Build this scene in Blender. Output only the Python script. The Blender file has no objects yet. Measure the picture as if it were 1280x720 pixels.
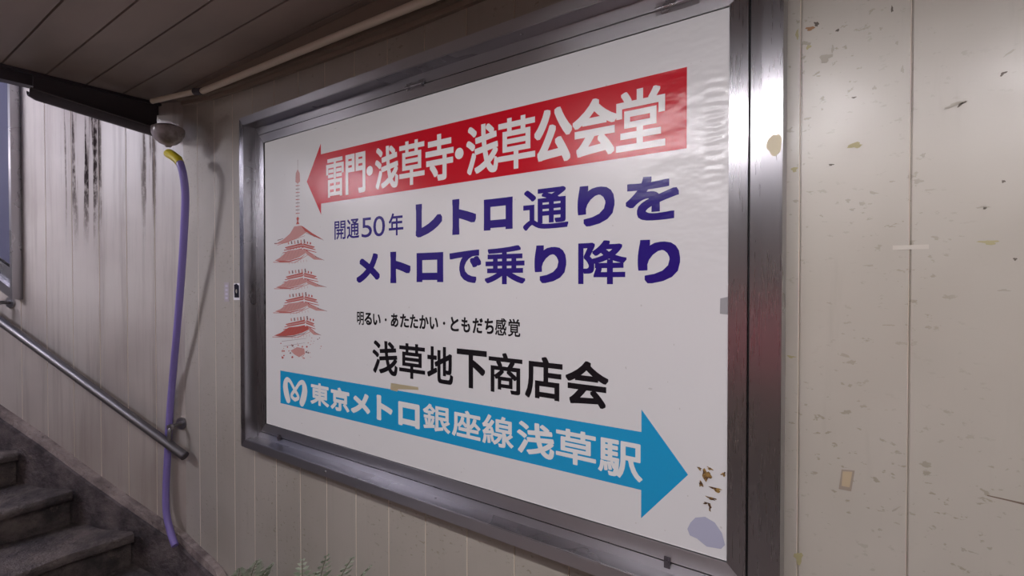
import bpy, bmesh, math, random
from mathutils import Vector, Matrix
random.seed(7)
R = math.radians
S = bpy.context.scene
COL = S.collection

# ------------------------------------------------------------------ camera
H = 1.40                                   # eye height above the passage floor
FPX, YAW, PITCH = 636.5, R(35.28), R(0.745)
cam_d = bpy.data.cameras.new('camera'); cam_d.lens = FPX / 1280 * 36; cam_d.sensor_width = 36
cam_d.clip_start = 0.02
cam = bpy.data.objects.new('camera', cam_d); COL.objects.link(cam)
cam.location = (0, -1, H); cam.rotation_euler = (R(90) - PITCH, 0, YAW)
S.camera = cam

# ------------------------------------------------------------------ world, exposure, lamp strengths
world = bpy.data.worlds.new('world'); S.world = world; world.use_nodes = True
wb = world.node_tree.nodes['Background']
wb.inputs[0].default_value = (0.50, 0.56, 0.95, 1); wb.inputs[1].default_value = 0.3
S.view_settings.view_transform = 'Standard'; S.view_settings.look = 'None'
S.view_settings.gamma = 1; S.view_settings.use_curve_mapping = False
S.view_settings.exposure = 0.0
LAMP_STRENGTH = 96.0
STAIR_LAMP_STRENGTH = 360.0
FAR_LAMP_STRENGTH = 55.0
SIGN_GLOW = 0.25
S.cycles.max_bounces = 8; S.cycles.sample_clamp_indirect = 4

# ------------------------------------------------------------------ where things lie
def ray(px, py):
    v = Vector((-math.sin(YAW) * math.cos(PITCH), math.cos(YAW) * math.cos(PITCH), -math.sin(PITCH)))
    r = Vector((math.cos(YAW), math.sin(YAW), 0)); u = r.cross(v)
    return v * FPX + r * (px - 640) - u * (py - 360)
EYE = Vector((0, -1, H))
def hit(px, py, n, d):
    n = Vector(n); q = ray(px, py)
    return EYE + q * ((d - n.dot(EYE)) / n.dot(q))
def on_wall(px, py, off=0.0):               # point on the sign wall (y = 0), or off metres in front of it
    return hit(px, py, (0, 1, 0), -off)
CX, TH = -2.48, R(24.6)                    # corner and bend of the stair wall
LT = Vector((-math.cos(TH), -math.sin(TH), 0)); LN = Vector((math.sin(TH), -math.cos(TH), 0))
def on_left(px, py, off=0.0):
    return hit(px, py, LN, LN.x * CX + off)
def left(s, z, off=0.0):                   # s metres along the stair wall from the corner
    p = Vector((CX, 0, 0)) + LT * s + LN * off; p.z = z; return p
def left_s(p): return (p - Vector((CX, 0, 0))).dot(LT)

# ------------------------------------------------------------------ mesh helpers
def obj(name, bm, mat, parent=None, smooth=False):
    me = bpy.data.meshes.new(name); bm.normal_update(); bm.to_mesh(me); bm.free()
    if mat: me.materials.append(mat)
    if smooth:
        for f in me.polygons: f.use_smooth = True
        try: me.set_sharp_from_angle(angle=R(40))
        except Exception: pass
    o = bpy.data.objects.new(name, me); COL.objects.link(o)
    if parent:
        o.parent = parent
        bpy.context.view_layer.update()
        o.matrix_parent_inverse = parent.matrix_world.inverted()
    return o
def thing(name, label, cat, loc=(0, 0, 0), group=None):
    o = bpy.data.objects.new(name, None); COL.objects.link(o); o.location = loc; o.empty_display_size = .1
    o['label'] = label; o['category'] = cat
    if group: o['group'] = group
    bpy.context.view_layer.update()
    return o
def tag(o, label, cat, group=None):
    o['label'] = label; o['category'] = cat
    if group: o['group'] = group
    return o
def struct(o, label=None):
    o['kind'] = 'structure'
    if label: o['label'] = label
    return o
def box(bm, a, b, bevel=0.0):
    x0, y0, z0 = a; x1, y1, z1 = b
    vs = [bm.verts.new(p) for p in ((x0,y0,z0),(x1,y0,z0),(x1,y1,z0),(x0,y1,z0),(x0,y0,z1),(x1,y0,z1),(x1,y1,z1),(x0,y1,z1))]
    fs = [bm.faces.new([vs[i] for i in q]) for q in ((0,3,2,1),(4,5,6,7),(0,1,5,4),(1,2,6,5),(2,3,7,6),(3,0,4,7))]
    if bevel:
        es = list({e for f in fs for e in f.edges})
        bmesh.ops.bevel(bm, geom=es, offset=bevel, segments=2, affect='EDGES', profile=.7)
def NB(): return bmesh.new()
def loft(bm, rings, close=True, caps=True):
    vr = [[bm.verts.new(p) for p in r] for r in rings]
    n = len(vr[0])
    for a, b in zip(vr, vr[1:]):
        for i in range(n if close else n - 1):
            j = (i + 1) % n
            bm.faces.new((a[i], a[j], b[j], b[i]))
    if caps and close:
        bm.faces.new(list(reversed(vr[0]))); bm.faces.new(vr[-1])
    bmesh.ops.recalc_face_normals(bm, faces=bm.faces[:])
    return vr
def smooth_path(pts, n=8):
    P = [Vector(p) for p in pts]; out = []
    for i in range(len(P) - 1):
        p0 = P[max(i - 1, 0)]; p1 = P[i]; p2 = P[i + 1]; p3 = P[min(i + 2, len(P) - 1)]
        for k in range(n):
            t = k / n
            out.append(.5 * ((2 * p1) + (p2 - p0) * t + (2 * p0 - 5 * p1 + 4 * p2 - p3) * t * t + (3 * p1 - p0 - 3 * p2 + p3) * t ** 3))
    out.append(P[-1]); return out
def tube(bm, pts, r, seg=16, caps=True, radii=None):
    P = [Vector(p) for p in pts]; rings = []
    up = Vector((0, 0, 1)); prev = None
    for i, p in enumerate(P):
        d = (P[min(i + 1, len(P) - 1)] - P[max(i - 1, 0)]).normalized()
        if prev is None:
            a = up if abs(d.dot(up)) < .9 else Vector((1, 0, 0))
            u = d.cross(a).normalized()
        else:
            u = (prev - d * prev.dot(d)).normalized()
        prev = u; v = d.cross(u)
        rr = radii[i] if radii else r
        rings.append([p + (u * math.cos(2 * math.pi * k / seg) + v * math.sin(2 * math.pi * k / seg)) * rr for k in range(seg)])
    loft(bm, rings, True, caps)
def lathe(bm, prof, centre, seg=28, axis='Z', capped=False):
    c = Vector(centre); rings = []
    for r, h in prof:
        ring = []
        for k in range(seg):
            a = 2 * math.pi * k / seg
            x, y = r * math.cos(a), r * math.sin(a)
            ring.append(c + (Vector((x, y, h)) if axis == 'Z' else Vector((x, -h, y))))
        rings.append(ring)
    loft(bm, rings, True, capped)
def prism(bm, poly, y0, y1):
    """polygon of (x, z) points extruded from y0 to y1"""
    a = [bm.verts.new((x, y0, z)) for x, z in poly]; b = [bm.verts.new((x, y1, z)) for x, z in poly]
    n = len(poly)
    bm.faces.new(a); bm.faces.new(list(reversed(b)))
    for i in range(n): bm.faces.new((a[i], b[i], b[(i + 1) % n], a[(i + 1) % n]))
    bmesh.ops.recalc_face_normals(bm, faces=bm.faces[:])

# ------------------------------------------------------------------ material helpers
class M:
    def __init__(s, name, color=(.8, .8, .8), rough=.5, metal=0.0, **kw):
        s.m = bpy.data.materials.new(name); s.m.use_nodes = True
        s.nt = s.m.node_tree; s.b = s.nt.nodes['Principled BSDF']
        s.b.inputs['Base Color'].default_value = (*color, 1); s.b.inputs['Roughness'].default_value = rough
        s.b.inputs['Metallic'].default_value = metal
        for k, v in kw.items(): s.b.inputs[k.replace('_', ' ')].default_value = v
    def n(s, t, **kw):
        nd = s.nt.nodes.new(t)
        for k, v in kw.items():
            if hasattr(nd, k) and not k[0].isupper(): setattr(nd, k, v)
            else: nd.inputs[k].default_value = v
        return nd
    def l(s, a, b): s.nt.links.new(a, b)
    def coords(s, kind='pos', scale=(1, 1, 1), loc=(0, 0, 0)):
        if kind == 'pos': out = s.n('ShaderNodeNewGeometry').outputs['Position']
        else: out = s.n('ShaderNodeTexCoord').outputs['Object']
        mp = s.n('ShaderNodeMapping'); mp.inputs['Scale'].default_value = scale; mp.inputs['Location'].default_value = loc
        s.l(out, mp.inputs[0]); return mp.outputs[0]
    def noise(s, co, scale=5, detail=4, rough=.5):
        nd = s.n('ShaderNodeTexNoise'); nd.inputs['Scale'].default_value = scale; nd.inputs['Detail'].default_value = detail
        nd.inputs['Roughness'].default_value = rough; s.l(co, nd.inputs['Vector']); return nd.outputs[0]
    def ramp(s, v, a, b, lo=0.0, hi=1.0):
        nd = s.n('ShaderNodeMapRange'); nd.interpolation_type = 'SMOOTHSTEP'
        nd.inputs[1].default_value = a; nd.inputs[2].default_value = b; nd.inputs[3].default_value = lo; nd.inputs[4].default_value = hi
        s.l(v, nd.inputs[0]); return nd.outputs[0]
    def math(s, op, a, b=None):
        nd = s.n('ShaderNodeMath', operation=op)
        for i, v in enumerate((a, b)):
            if v is None: continue
            if isinstance(v, (int, float)): nd.inputs[i].default_value = v
            else: s.l(v, nd.inputs[i])
        return nd.outputs[0]
    def mix(s, f, a, b):
        nd = s.n('ShaderNodeMix', data_type='RGBA')
        for sock, v in ((nd.inputs[0], f), (nd.inputs[6], a), (nd.inputs[7], b)):
            if isinstance(v, tuple): sock.default_value = (*v, 1)
            elif isinstance(v, (int, float)): sock.default_value = v
            else: s.l(v, sock)
        return nd.outputs[2]
    def bump(s, h, strength=.2, dist=.01):
        nd = s.n('ShaderNodeBump'); nd.inputs['Strength'].default_value = strength; nd.inputs['Distance'].default_value = dist
        s.l(h, nd.inputs['Height']); s.l(nd.outputs[0], s.b.inputs['Normal'])
    def color(s, c): s.l(c, s.b.inputs['Base Color'])
    def rough(s, c): s.l(c, s.b.inputs['Roughness'])
def srgb(r, g, b):
    f = lambda v: ((v / 255 + .055) / 1.055) ** 2.4 if v > 10 else v / 255 / 12.92
    return (f(r), f(g), f(b))

def paint_mat():                            # cream enamelled wall boarding, scuffed
    k = M('cream_enamel_boarding', srgb(206, 200, 188), .38)
    co = k.coords()
    big = k.ramp(k.noise(co, 1.7, 3), .35, .7)
    base = k.mix(big, srgb(180, 174, 164), srgb(166, 160, 149))
    co2 = k.coords(scale=(1, 1, .12))
    drip = k.ramp(k.noise(co2, 26, 4, .6), .55, .8, 0, .35)
    base = k.mix(drip, base, srgb(146, 138, 126))
    sc = k.noise(k.coords(scale=(1, 1, 1.7)), 48, 3, .6)
    clump = k.ramp(k.noise(co, 3.2, 2), .42, .6)
    spot = k.math('MULTIPLY', k.ramp(sc, .60, .66), clump)
    base = k.mix(k.math('MULTIPLY', spot, .55), base, srgb(120, 112, 84))
    k.color(base)
    k.rough(k.ramp(k.noise(co, 12, 4), .3, .8, .28, .40)); k.b.inputs['Specular IOR Level'].default_value = .8
    k.bump(k.noise(co, 9, 2), .08, .01)
    return k.m
def stair_wall_mat():                       # the same boarding, streaked with black damp under the beam
    k = M('streaked_cream_boarding', srgb(206, 200, 188), .42)
    co = k.coords('obj'); sep = k.n('ShaderNodeSeparateXYZ'); k.l(co, sep.inputs[0])
    base = k.mix(k.ramp(k.noise(co, 2, 3), .35, .7), srgb(188, 181, 174), srgb(170, 161, 155))
    st = k.noise(k.coords('obj', scale=(1, 1, .05)), 17, 5, .7)
    base = k.mix(k.ramp(st, .45, .7, 0, .5), base, srgb(136, 124, 117))
    # black streaks: thin in s, long in z, strongest just under the beam
    fine = k.noise(k.coords('obj', scale=(1, 1, .02)), 36, 4, .65)
    rag = k.noise(k.coords('obj', scale=(1, 1, .5)), 40, 4, .7)
    s_mask = k.math('ADD', k.math('MULTIPLY', k.ramp(sep.outputs[0], .40, .46), k.ramp(sep.outputs[0], .68, .60)),
                    k.math('MULTIPLY', k.math('MULTIPLY', k.ramp(sep.outputs[0], .12, .155), k.ramp(sep.outputs[0], .25, .20)), .6))
    z_mask = k.ramp(k.math('ADD', sep.outputs[2], k.math('MULTIPLY', st, .45)), H + .30, H + .72)
    v = k.math('MULTIPLY', k.math('MULTIPLY', s_mask, z_mask), k.ramp(fine, .50, .58))
    v = k.math('MULTIPLY', v, k.ramp(rag, .36, .56, .25, 1))
    soft = k.math('MULTIPLY', k.math('MULTIPLY', s_mask, k.ramp(sep.outputs[2], H + .0, H + .6)), .40)
    base = k.mix(soft, base, srgb(112, 96, 92))
    base = k.mix(k.math('MULTIPLY', v, .96), base, srgb(30, 22, 24))
    k.rough(k.ramp(v, 0, .6, .46, .95)); k.l(k.ramp(v, 0, .6, .5, .03), k.b.inputs['Specular IOR Level'])
    low = k.ramp(k.math('ADD', sep.outputs[2], k.math('MULTIPLY', st, .5)), H - .15, H - .75, 0, .35)
    base = k.mix(low, base, srgb(128, 112, 98))
    k.color(base); k.bump(k.noise(co, 9, 2), .08, .01)
    return k.m
def ceil_mat():
    k = M('brown_ceiling_board', srgb(128, 116, 106), .5)
    co = k.coords(scale=(.4, 1, 1))
    k.color(k.mix(k.ramp(k.noise(co, 4, 4), .35, .7), srgb(158, 144, 134), srgb(138, 127, 118)))
    return k.m
def steel_mat(name='brushed_stainless_steel', col=(.46, .45, .475), r0=.26, r1=.32, sc=(1, 1, 1), tan=None):
    k = M(name, col, .3, 1.0)
    co = k.coords(scale=sc)
    n = k.noise(co, 40, 3, .6); g = k.noise(k.coords(), 5, 3, .5)
    if tan:
        k.rough(k.math('ADD', k.ramp(n, .2, .8, r0, r1), k.ramp(g, .2, .9, 0, .03)))
        k.b.inputs['Anisotropic'].default_value = .75
        tv = k.n('ShaderNodeCombineXYZ')
        for i in range(3): tv.inputs[i].default_value = tan[i]
        k.l(tv.outputs[0], k.b.inputs['Tangent'])
    else: k.rough(k.ramp(g, .2, .9, r0, r1))
    k.color(k.mix(k.ramp(g, .2, .9), tuple(col), tuple(c * .92 for c in col)))
    return k.m
def print_mat(name, col, edge=True):        # everything printed on the sheet shares its glossy, rippled film
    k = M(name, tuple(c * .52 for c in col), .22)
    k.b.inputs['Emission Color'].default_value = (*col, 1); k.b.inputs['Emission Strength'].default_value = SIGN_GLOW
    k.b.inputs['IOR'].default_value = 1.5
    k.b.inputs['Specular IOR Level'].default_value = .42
    co = k.coords(); sep = k.n('ShaderNodeSeparateXYZ'); k.l(co, sep.inputs[0])
    right = k.ramp(sep.outputs[0], -.52, -.24)
    up = k.ramp(sep.outputs[2], H - .06, H + .10)
    wr = k.noise(k.coords(scale=(1, 1, 1.8)), 9, 3, .5)
    h = k.math('MULTIPLY', k.math('MULTIPLY', wr, right), up)
    wide = k.noise(k.coords(scale=(1, 1, .5)), 2.2, 1)
    h = k.math('ADD', h, k.math('MULTIPLY', wide, .55))
    # a row of small pressed ripples down the right border
    rip = k.n('ShaderNodeTexWave', wave_type='BANDS', bands_direction='Z'); rip.inputs['Scale'].default_value = 19; rip.inputs['Distortion'].default_value = 2.5; rip.inputs['Detail'].default_value = 1
    k.l(co, rip.inputs[0])
    rm = k.math('MULTIPLY', k.math('MULTIPLY', k.ramp(sep.outputs[0], -.265, -.25), k.ramp(sep.outputs[0], -.215, -.235)),
                k.math('MULTIPLY', k.ramp(sep.outputs[2], H + .16, H + .22), k.ramp(sep.outputs[2], H + .42, H + .36)))
    h = k.math('ADD', h, k.math('MULTIPLY', k.math('MULTIPLY', rip.outputs[0], rm), .12))
    k.bump(h, .10, .05)
    k.rough(k.ramp(k.noise(co, 5, 3),  .3, .7, .21, .25))
    if name == 'white_poster_film':
        n = k.ramp(k.noise(co, 1.6, 2), .2, .9)
        cc = k.mix(n, tuple(c * .52 for c in col), tuple(c * .48 for c in col))
        sp = k.ramp(k.noise(co, 90, 1), .79, .81)
        k.color(k.mix(k.math('MULTIPLY', sp, .5), cc, srgb(110, 100, 90)))
    return k.m
def concrete_mat(name='grimy_concrete', a=(110, 99, 95), b=(56, 50, 52)):
    k = M(name, srgb(*a), .62)
    co = k.coords()
    n1 = k.noise(co, 6, 6, .65); n2 = k.noise(co, 34, 5, .7)
    c = k.mix(k.ramp(n1, .35, .65), srgb(*a), srgb(*b))
    c = k.mix(k.ramp(n2, .58, .72, 0, .5), c, srgb(132, 118, 110))
    c = k.mix(k.ramp(n2, .42, .30, 0, .6), c, srgb(38, 32, 33))
    k.color(c); k.rough(k.ramp(n1, .3, .7, .35, .75))
    k.bump(k.math('ADD', n1, k.math('MULTIPLY', n2, .6)), .8, .03)
    return k.m

MW = paint_mat(); ML = stair_wall_mat(); MC = ceil_mat()
STEEL = steel_mat(); STEEL_V = steel_mat('brushed_stainless_upright', (.41, .40, .425), .25, .29, (6, 6, .3), (1, 0, 0)); STEEL_H = steel_mat('brushed_stainless_rail', (.54, .53, .555), .28, .33, (.3, 6, 6), (0, 0, 1))
CONC = concrete_mat(); CURB = concrete_mat('damp_curb_concrete', (114, 103, 103), (60, 53, 56))
DARK = M('dark_painted_metal', srgb(66, 60, 66), .5).m
BLACK = M('black_gap', (.008, .008, .01), .6).m
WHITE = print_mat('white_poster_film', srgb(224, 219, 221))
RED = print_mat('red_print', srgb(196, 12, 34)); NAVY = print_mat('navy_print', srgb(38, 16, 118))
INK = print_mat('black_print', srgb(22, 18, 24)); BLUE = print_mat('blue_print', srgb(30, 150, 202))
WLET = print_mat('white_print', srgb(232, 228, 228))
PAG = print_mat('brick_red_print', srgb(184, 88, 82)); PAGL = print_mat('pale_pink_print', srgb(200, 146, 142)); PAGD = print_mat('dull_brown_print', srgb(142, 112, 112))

# ------------------------------------------------------------------ the shell
CEIL = H + .79
EDGE = M('painted_edge_glint', srgb(236, 226, 212), .3).m  # lamp highlight along the groove edges, put into the colour
def boarding(bm, x0, x1, z0, z1, first, pitch=.14955, w=.0021, dep=.0045):
    """vertical boards with a rolled V groove at first + k * pitch, standing on y = 0 and facing -y"""
    prof = [(x0, 0)]
    k = math.ceil((x0 + .01 - first) / pitch)
    while first + k * pitch < x1 - .01:
        g = first + k * pitch
        prof += [(g - w * .9, 0), (g - w * .55, -.0012 * 0 + .0012), (g - w * .3, dep), (g + w * .3, dep), (g + w * .55, .0012), (g + w * .9, 0)]
        k += 1
    prof.append((x1, 0))
    a = [bm.verts.new((x, y, z0)) for x, y in prof]; b = [bm.verts.new((x, y, z1)) for x, y in prof]
    for i in range(len(prof) - 1):
        f = bm.faces.new((a[i], a[i + 1], b[i + 1], b[i]))
        if prof[i][1] < prof[i + 1][1]: f.material_index = 1       # pale glint painted on one side of each groove
    c = [bm.verts.new((x0, .06, z0)), bm.verts.new((x1, .06, z0)), bm.verts.new((x1, .06, z1)), bm.verts.new((x0, .06, z1))]
    bm.faces.new(list(reversed(c)))
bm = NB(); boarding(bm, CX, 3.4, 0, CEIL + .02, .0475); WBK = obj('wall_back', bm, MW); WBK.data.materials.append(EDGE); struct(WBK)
bm = NB(); boarding(bm, -3.9, 0, -.05, H + 2.2, -.0008)          # local x runs back along the stair wall
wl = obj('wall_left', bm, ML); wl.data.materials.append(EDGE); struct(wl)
wl.location = (CX, 0, 0); wl.rotation_euler = (0, 0, TH)         # rotated so that local -x is LT
# texture space: stains are laid out along +s = -local x
for nd in ML.node_tree.nodes:
    if nd.type == 'SEPXYZ':
        src = nd.inputs[0].links[0].from_socket
        inv = ML.node_tree.nodes.new('ShaderNodeMapping'); inv.inputs['Scale'].default_value = (-1, 1, 1)
        ML.node_tree.links.new(src, inv.inputs[0]); ML.node_tree.links.new(inv.outputs[0], nd.inputs[0])
OPP = -3.1
bm = NB(); boarding(bm, -3.4, 3.6, 0, CEIL + .02, 0)
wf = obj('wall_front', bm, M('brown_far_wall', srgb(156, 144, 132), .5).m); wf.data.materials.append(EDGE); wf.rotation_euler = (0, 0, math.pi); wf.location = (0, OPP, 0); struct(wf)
bm = NB(); box(bm, (3.4, OPP, 0), (3.46, 0, CEIL + .02)); struct(obj('wall_right', bm, MW))
bm = NB(); box(bm, (-2.35, OPP, -.06), (3.4, 0.06, 0)); FLOORM = concrete_mat('worn_grey_floor', (158, 148, 142), (126, 118, 112)); struct(obj('floor', bm, FLOORM))
# ceiling boards run along the passage
bm = NB(); prof = [(-3.1, 0)]
g = -3.1 + .02
while g < .0:
    yy = g
    prof += [(yy - .003, 0), (yy - .001, .008), (yy + .001, .008), (yy + .003, 0)]
    g += .1215
prof.append((.0, 0))
off = -.188 - (-3.08 + .1215 * round((-.188 + 3.08) / .1215))
prof = [prof[0]] + [(y + off, z) for y, z in prof[1:-1] if y + off < 0] + [prof[-1]]
a = [bm.verts.new((-2.594, y, CEIL + z)) for y, z in prof]; b = [bm.verts.new((3.4, y, CEIL + z)) for y, z in prof]
for i in range(len(prof) - 1): bm.faces.new((a[i], a[i + 1], b[i + 1], b[i]))
bm.faces.new([bm.verts.new(p) for p in ((-2.594, -3.1, CEIL + .1), (3.4, -3.1, CEIL + .1), (3.4, 0, CEIL + .1), (-2.594, 0, CEIL + .1))])
struct(obj('ceiling', bm, MC))
# dark beam across the mouth of the stairs
bm = NB()
prism(bm, [(-2.594, CEIL - .052), (-2.594, CEIL + .3), (-2.650, CEIL + .3), (-2.650, CEIL - .049)], OPP, -.02)
box(bm, (-2.600, OPP, CEIL - .012), (-2.580, -.02, CEIL - .0005))
struct(obj('trim_1', bm, DARK))
# tapered cornice between ceiling and sign wall, in two steps
bm = NB()
def taper(y, lo):                          # lo: list of (x, z)
    pass
pts = [(-2.47, .772), (-2.2, .738), (-1.9, .722), (-1.5, .708), (-1.1, .697), (-.6, .695), (3.38, .695)]
for (y0, y1, dz) in ((-.012, -.0005, 0), (-.030, -.012, .016), (-.045, -.030, .030)):
    poly = [(x, min(H + z + dz, CEIL - .004)) for x, z in pts] + [(3.38, CEIL - .001), (-2.47, CEIL - .001)]
    prism(bm, poly, y0, y1)
struct(obj('trim_2', bm, M('brown_cornice', srgb(150, 136, 122), .45).m))
# baseboard of the stair wall: grimy sloping curb with a paler capping strip
top = [(1.043 + 1.6, -.583 + .84), (1.043, -.583), (.761, -.725), (.491, -.875), (.274, -.987), (.10, -1.075)]
path = [left(s, H + z) for s, z in top]
endp = [(-2.475, -1.115), (-2.40, -1.128), (-2.32, -1.139), (-2.22, -1.150), (-2.15, -1.165), (-2.09, -1.20), (-2.05, -1.26), (-2.03, -1.398)]
def curb_path(off):
    c = Vector((CX, 0, 0)); a = []
    for s, z in top: a.append(left(s, H + z, off))
    for x, z in endp: a.append(Vector((x, -off, H + z)))
    return a
bm = NB()
A = curb_path(.001); B = curb_path(.030)
rings = []
for i, (p, q) in enumerate(zip(A, B)):
    w = Vector((0, 0, .034))
    if i >= len(top) + 3:
        w = Vector((-.030 - .012 * (i - len(top) - 3), 0, .035 - .01 * (i - len(top) - 3)))
        if w.z < 0: w.z = 0
    rings.append([p, q, q - w, p - w])
loft(bm, rings)
cap = obj('baseboard_left', bm, concrete_mat('pale_capping_strip', (178, 164, 158), (120, 108, 106)), smooth=False); struct(cap)
bm = NB(); rings = []
C1 = curb_path(.001); C2 = curb_path(.040)
for i, (p, q) in enumerate(zip(C1, C2)):
    if i >= len(top) + 6: break
    zt = p.z - .026
    rings.append([Vector((p.x, p.y, zt)), Vector((q.x, q.y, zt - .012)), Vector((q.x, q.y, max(zt - .7, -.02))), Vector((p.x, p.y, max(zt - .7, -.02)))])
loft(bm, rings); struct(obj('baseboard_stairs', bm, CURB))
# far side of the stairwell
bm = NB(); box(bm, (-7.2, OPP - .06, 0), (-3.4 + .0, OPP, H + 2.2)); box(bm, (-3.6, OPP - .06, CEIL), (-2.6, OPP, H + 2.2)); struct(obj('wall_stairwell', bm, MW))

# ------------------------------------------------------------------ lamps
def lamp_mat(name, strength, col):
    k = M(name, (.9, .9, .9), .4)
    k.b.inputs['Emission Color'].default_value = (*col, 1); k.b.inputs['Emission Strength'].default_value = strength
    return k.m
LM = lamp_mat('lit_opal_diffuser', LAMP_STRENGTH, (1.0, .955, .985)); LS = lamp_mat('lit_cool_diffuser', STAIR_LAMP_STRENGTH, (.87, .85, 1.0))
PAINTW = M('white_lamp_housing', (.7, .7, .7), .4).m
def ceiling_lamp(x0, x1, y, z, mat, label, shade=True):
    t = thing('ceiling_lamp', label, 'ceiling lamp', ((x0 + x1) / 2, y, z), 'tube lamps above the passage')
    if shade:
        bm = NB(); rings = []
        for x in (x0 - .06, x1 + .06):
            o_ = [(-.088, -.012), (-.045, .055), (-.03, .068), (.03, .068), (.045, .055), (.088, -.012)]
            i_ = [(q[0] * .96, q[1] - .003) for q in reversed(o_)]
            rings.append([Vector((x, y + a, z + b)) for a, b in o_ + i_])
        loft(bm, rings); obj('shade', bm, SHADE, t)
    else:
        bm = NB(); box(bm, (x0 - .03, y - .03, z + .022), (x1 + .03, y + .03, z + .06), .004); obj('housing', bm, PAINTW, t)
    bm = NB(); tube(bm, [(x0, y, z), (x1, y, z)], .0165, 12); obj('tube', bm, mat, t, True)
    for x, d in ((x0, -1), (x1, 1)):
        bm = NB(); box(bm, (min(x, x + d * .02), y - .014, z - .018), (max(x, x + d * .02), y + .014, z + .066), .002); obj('socket', bm, PAINTW, t)
    top = CEIL - .0005 if x0 > -2.6 else H + 2.2
    for x in (x0 + .25, x1 - .25):
        bm = NB(); tube(bm, [(x, y, z + .058), (x, y, top)], .006, 8); obj('hanger', bm, PAINTW, t, True)
    return t
SHADE = M('grey_lamp_shade', srgb(150, 150, 150), .6).m
ceiling_lamp(-1.12, .06, -1.2, H + .63, LM, 'shaded tube lamp hanging opposite the sign')
ceiling_lamp(.30, 1.48, -1.2, H + .63, LM, 'shaded tube lamp hanging opposite the bare wall right of the sign')
ceiling_lamp(-3.55, -2.85, -1.9, H + 1.0, LS, 'bare cool tube lamp high above the stairs', False)
LF = lamp_mat('lit_far_tube', FAR_LAMP_STRENGTH, (1, .93, 1.0))
ceiling_lamp(-3.9, -3.2, -1.72, H + .79, LF, 'lower bare tube lamp above the stairs', False)

# ------------------------------------------------------------------ staircase
st = thing('staircase', 'grimy dark concrete stairs climbing to the left along the angled wall', 'stairs', (-2.6, -.5, 0))
steps = [(-2.335, -1.255), (-2.63, -1.102), (-2.925, -.943), (-3.20, -.782), (-3.50, -.62), (-3.80, -.46), (-4.10, -.30), (-4.4, -.14)]
for i, (x, z) in enumerate(steps):
    zz = H + z; x2 = x - .62; below = (H + steps[i - 1][1]) if i else 0
    yend = -.078 if x > CX else -.078 + (x - CX) * math.tan(TH)
    yb = -.078 if x - .3 > CX else -.078 + (x - .34 - CX) * math.tan(TH)
    bm = NB()
    # tread slab with a worn, rounded nosing that overhangs the riser
    n = 26; rows = []
    for j in range(n + 1):
        f = j / n; y = OPP + .2 + (yend - OPP - .2) * f
        w = .006 * math.sin(f * 37 + i * 2) + .004 * math.sin(f * 91 + i) + random.uniform(-.002, .002)
        d = .004 * math.sin(f * 23 + i * 5) + random.uniform(-.0015, .0015)
        xx = x + w
        prof = [(x2, zz), (xx - .16, zz + .001), (xx - .022, zz + d * .4), (xx - .006, zz - .006 + d), (xx, zz - .020), (xx - .004, zz - .040 + d),
                (xx - .020, zz - .048), (xx - .038, zz - .052), (xx - .040, zz - .10), (xx - .042, below - .004 if i else 0), (x2, below - .004 if i else 0)]
        yy2 = yb + (y - yend)
        rows.append([Vector((a, y if a > x - .1 else y + (yb - yend) * f * min(1, (x - a) / .34), b)) for a, b in prof])
    loft(bm, rows)
    obj('step', bm, CONC, st, True)

# ------------------------------------------------------------------ handrail
r0 = on_left(0, 401, .07); r1 = on_left(231, 570, .07)
rd = (r1 - r0).normalized(); r00 = r0 - rd * 1.3
hr = thing('handrail', 'round metal handrail sloping down the angled stair wall', 'handrail', tuple(r1))
RAILM = steel_mat('worn_rail_steel', (.24, .23, .235), .42, .5)
bm = NB(); tube(bm, [r00, r1], .0185, 24, caps=False)
o = obj('rail', bm, RAILM, hr, True)
bm = NB(); tube(bm, [r1 - rd * .004, r1 + rd * .003], .0185, 24); tube(bm, [r1 + rd * .002, r1 + rd * .004], .014, 20); obj('end_cap', bm, DARK, hr, True)
def bracket(px, py):
    w = on_left(px, py, .0); s = left_s(w); z = w.z
    a = left(s, z, .001); b = left(s, z, .062)
    # the rail directly outside
    t_ = (s - left_s(r0)) / (left_s(r1) - left_s(r0)); rail = r0.lerp(r1, t_)
    bm = NB(); arm = smooth_path([a, left(s, z, .045), left(s - .0, z - .012, .066), Vector((rail.x, rail.y, rail.z + .010))], 6)
    tube(bm, arm, .0085, 12); o = obj('bracket', bm, RAILM, hr, True)
    bm = NB(); tube(bm, [a, left(s, z, .008)], .026, 20); obj('rose', bm, STEEL, o, True)
    bm = NB(); tube(bm, [left(s, z, .058), left(s, z, .070)], .013, 14); obj('knuckle', bm, STEEL, o, True)
bracket(228, 529); bracket(14, 378)

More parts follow.
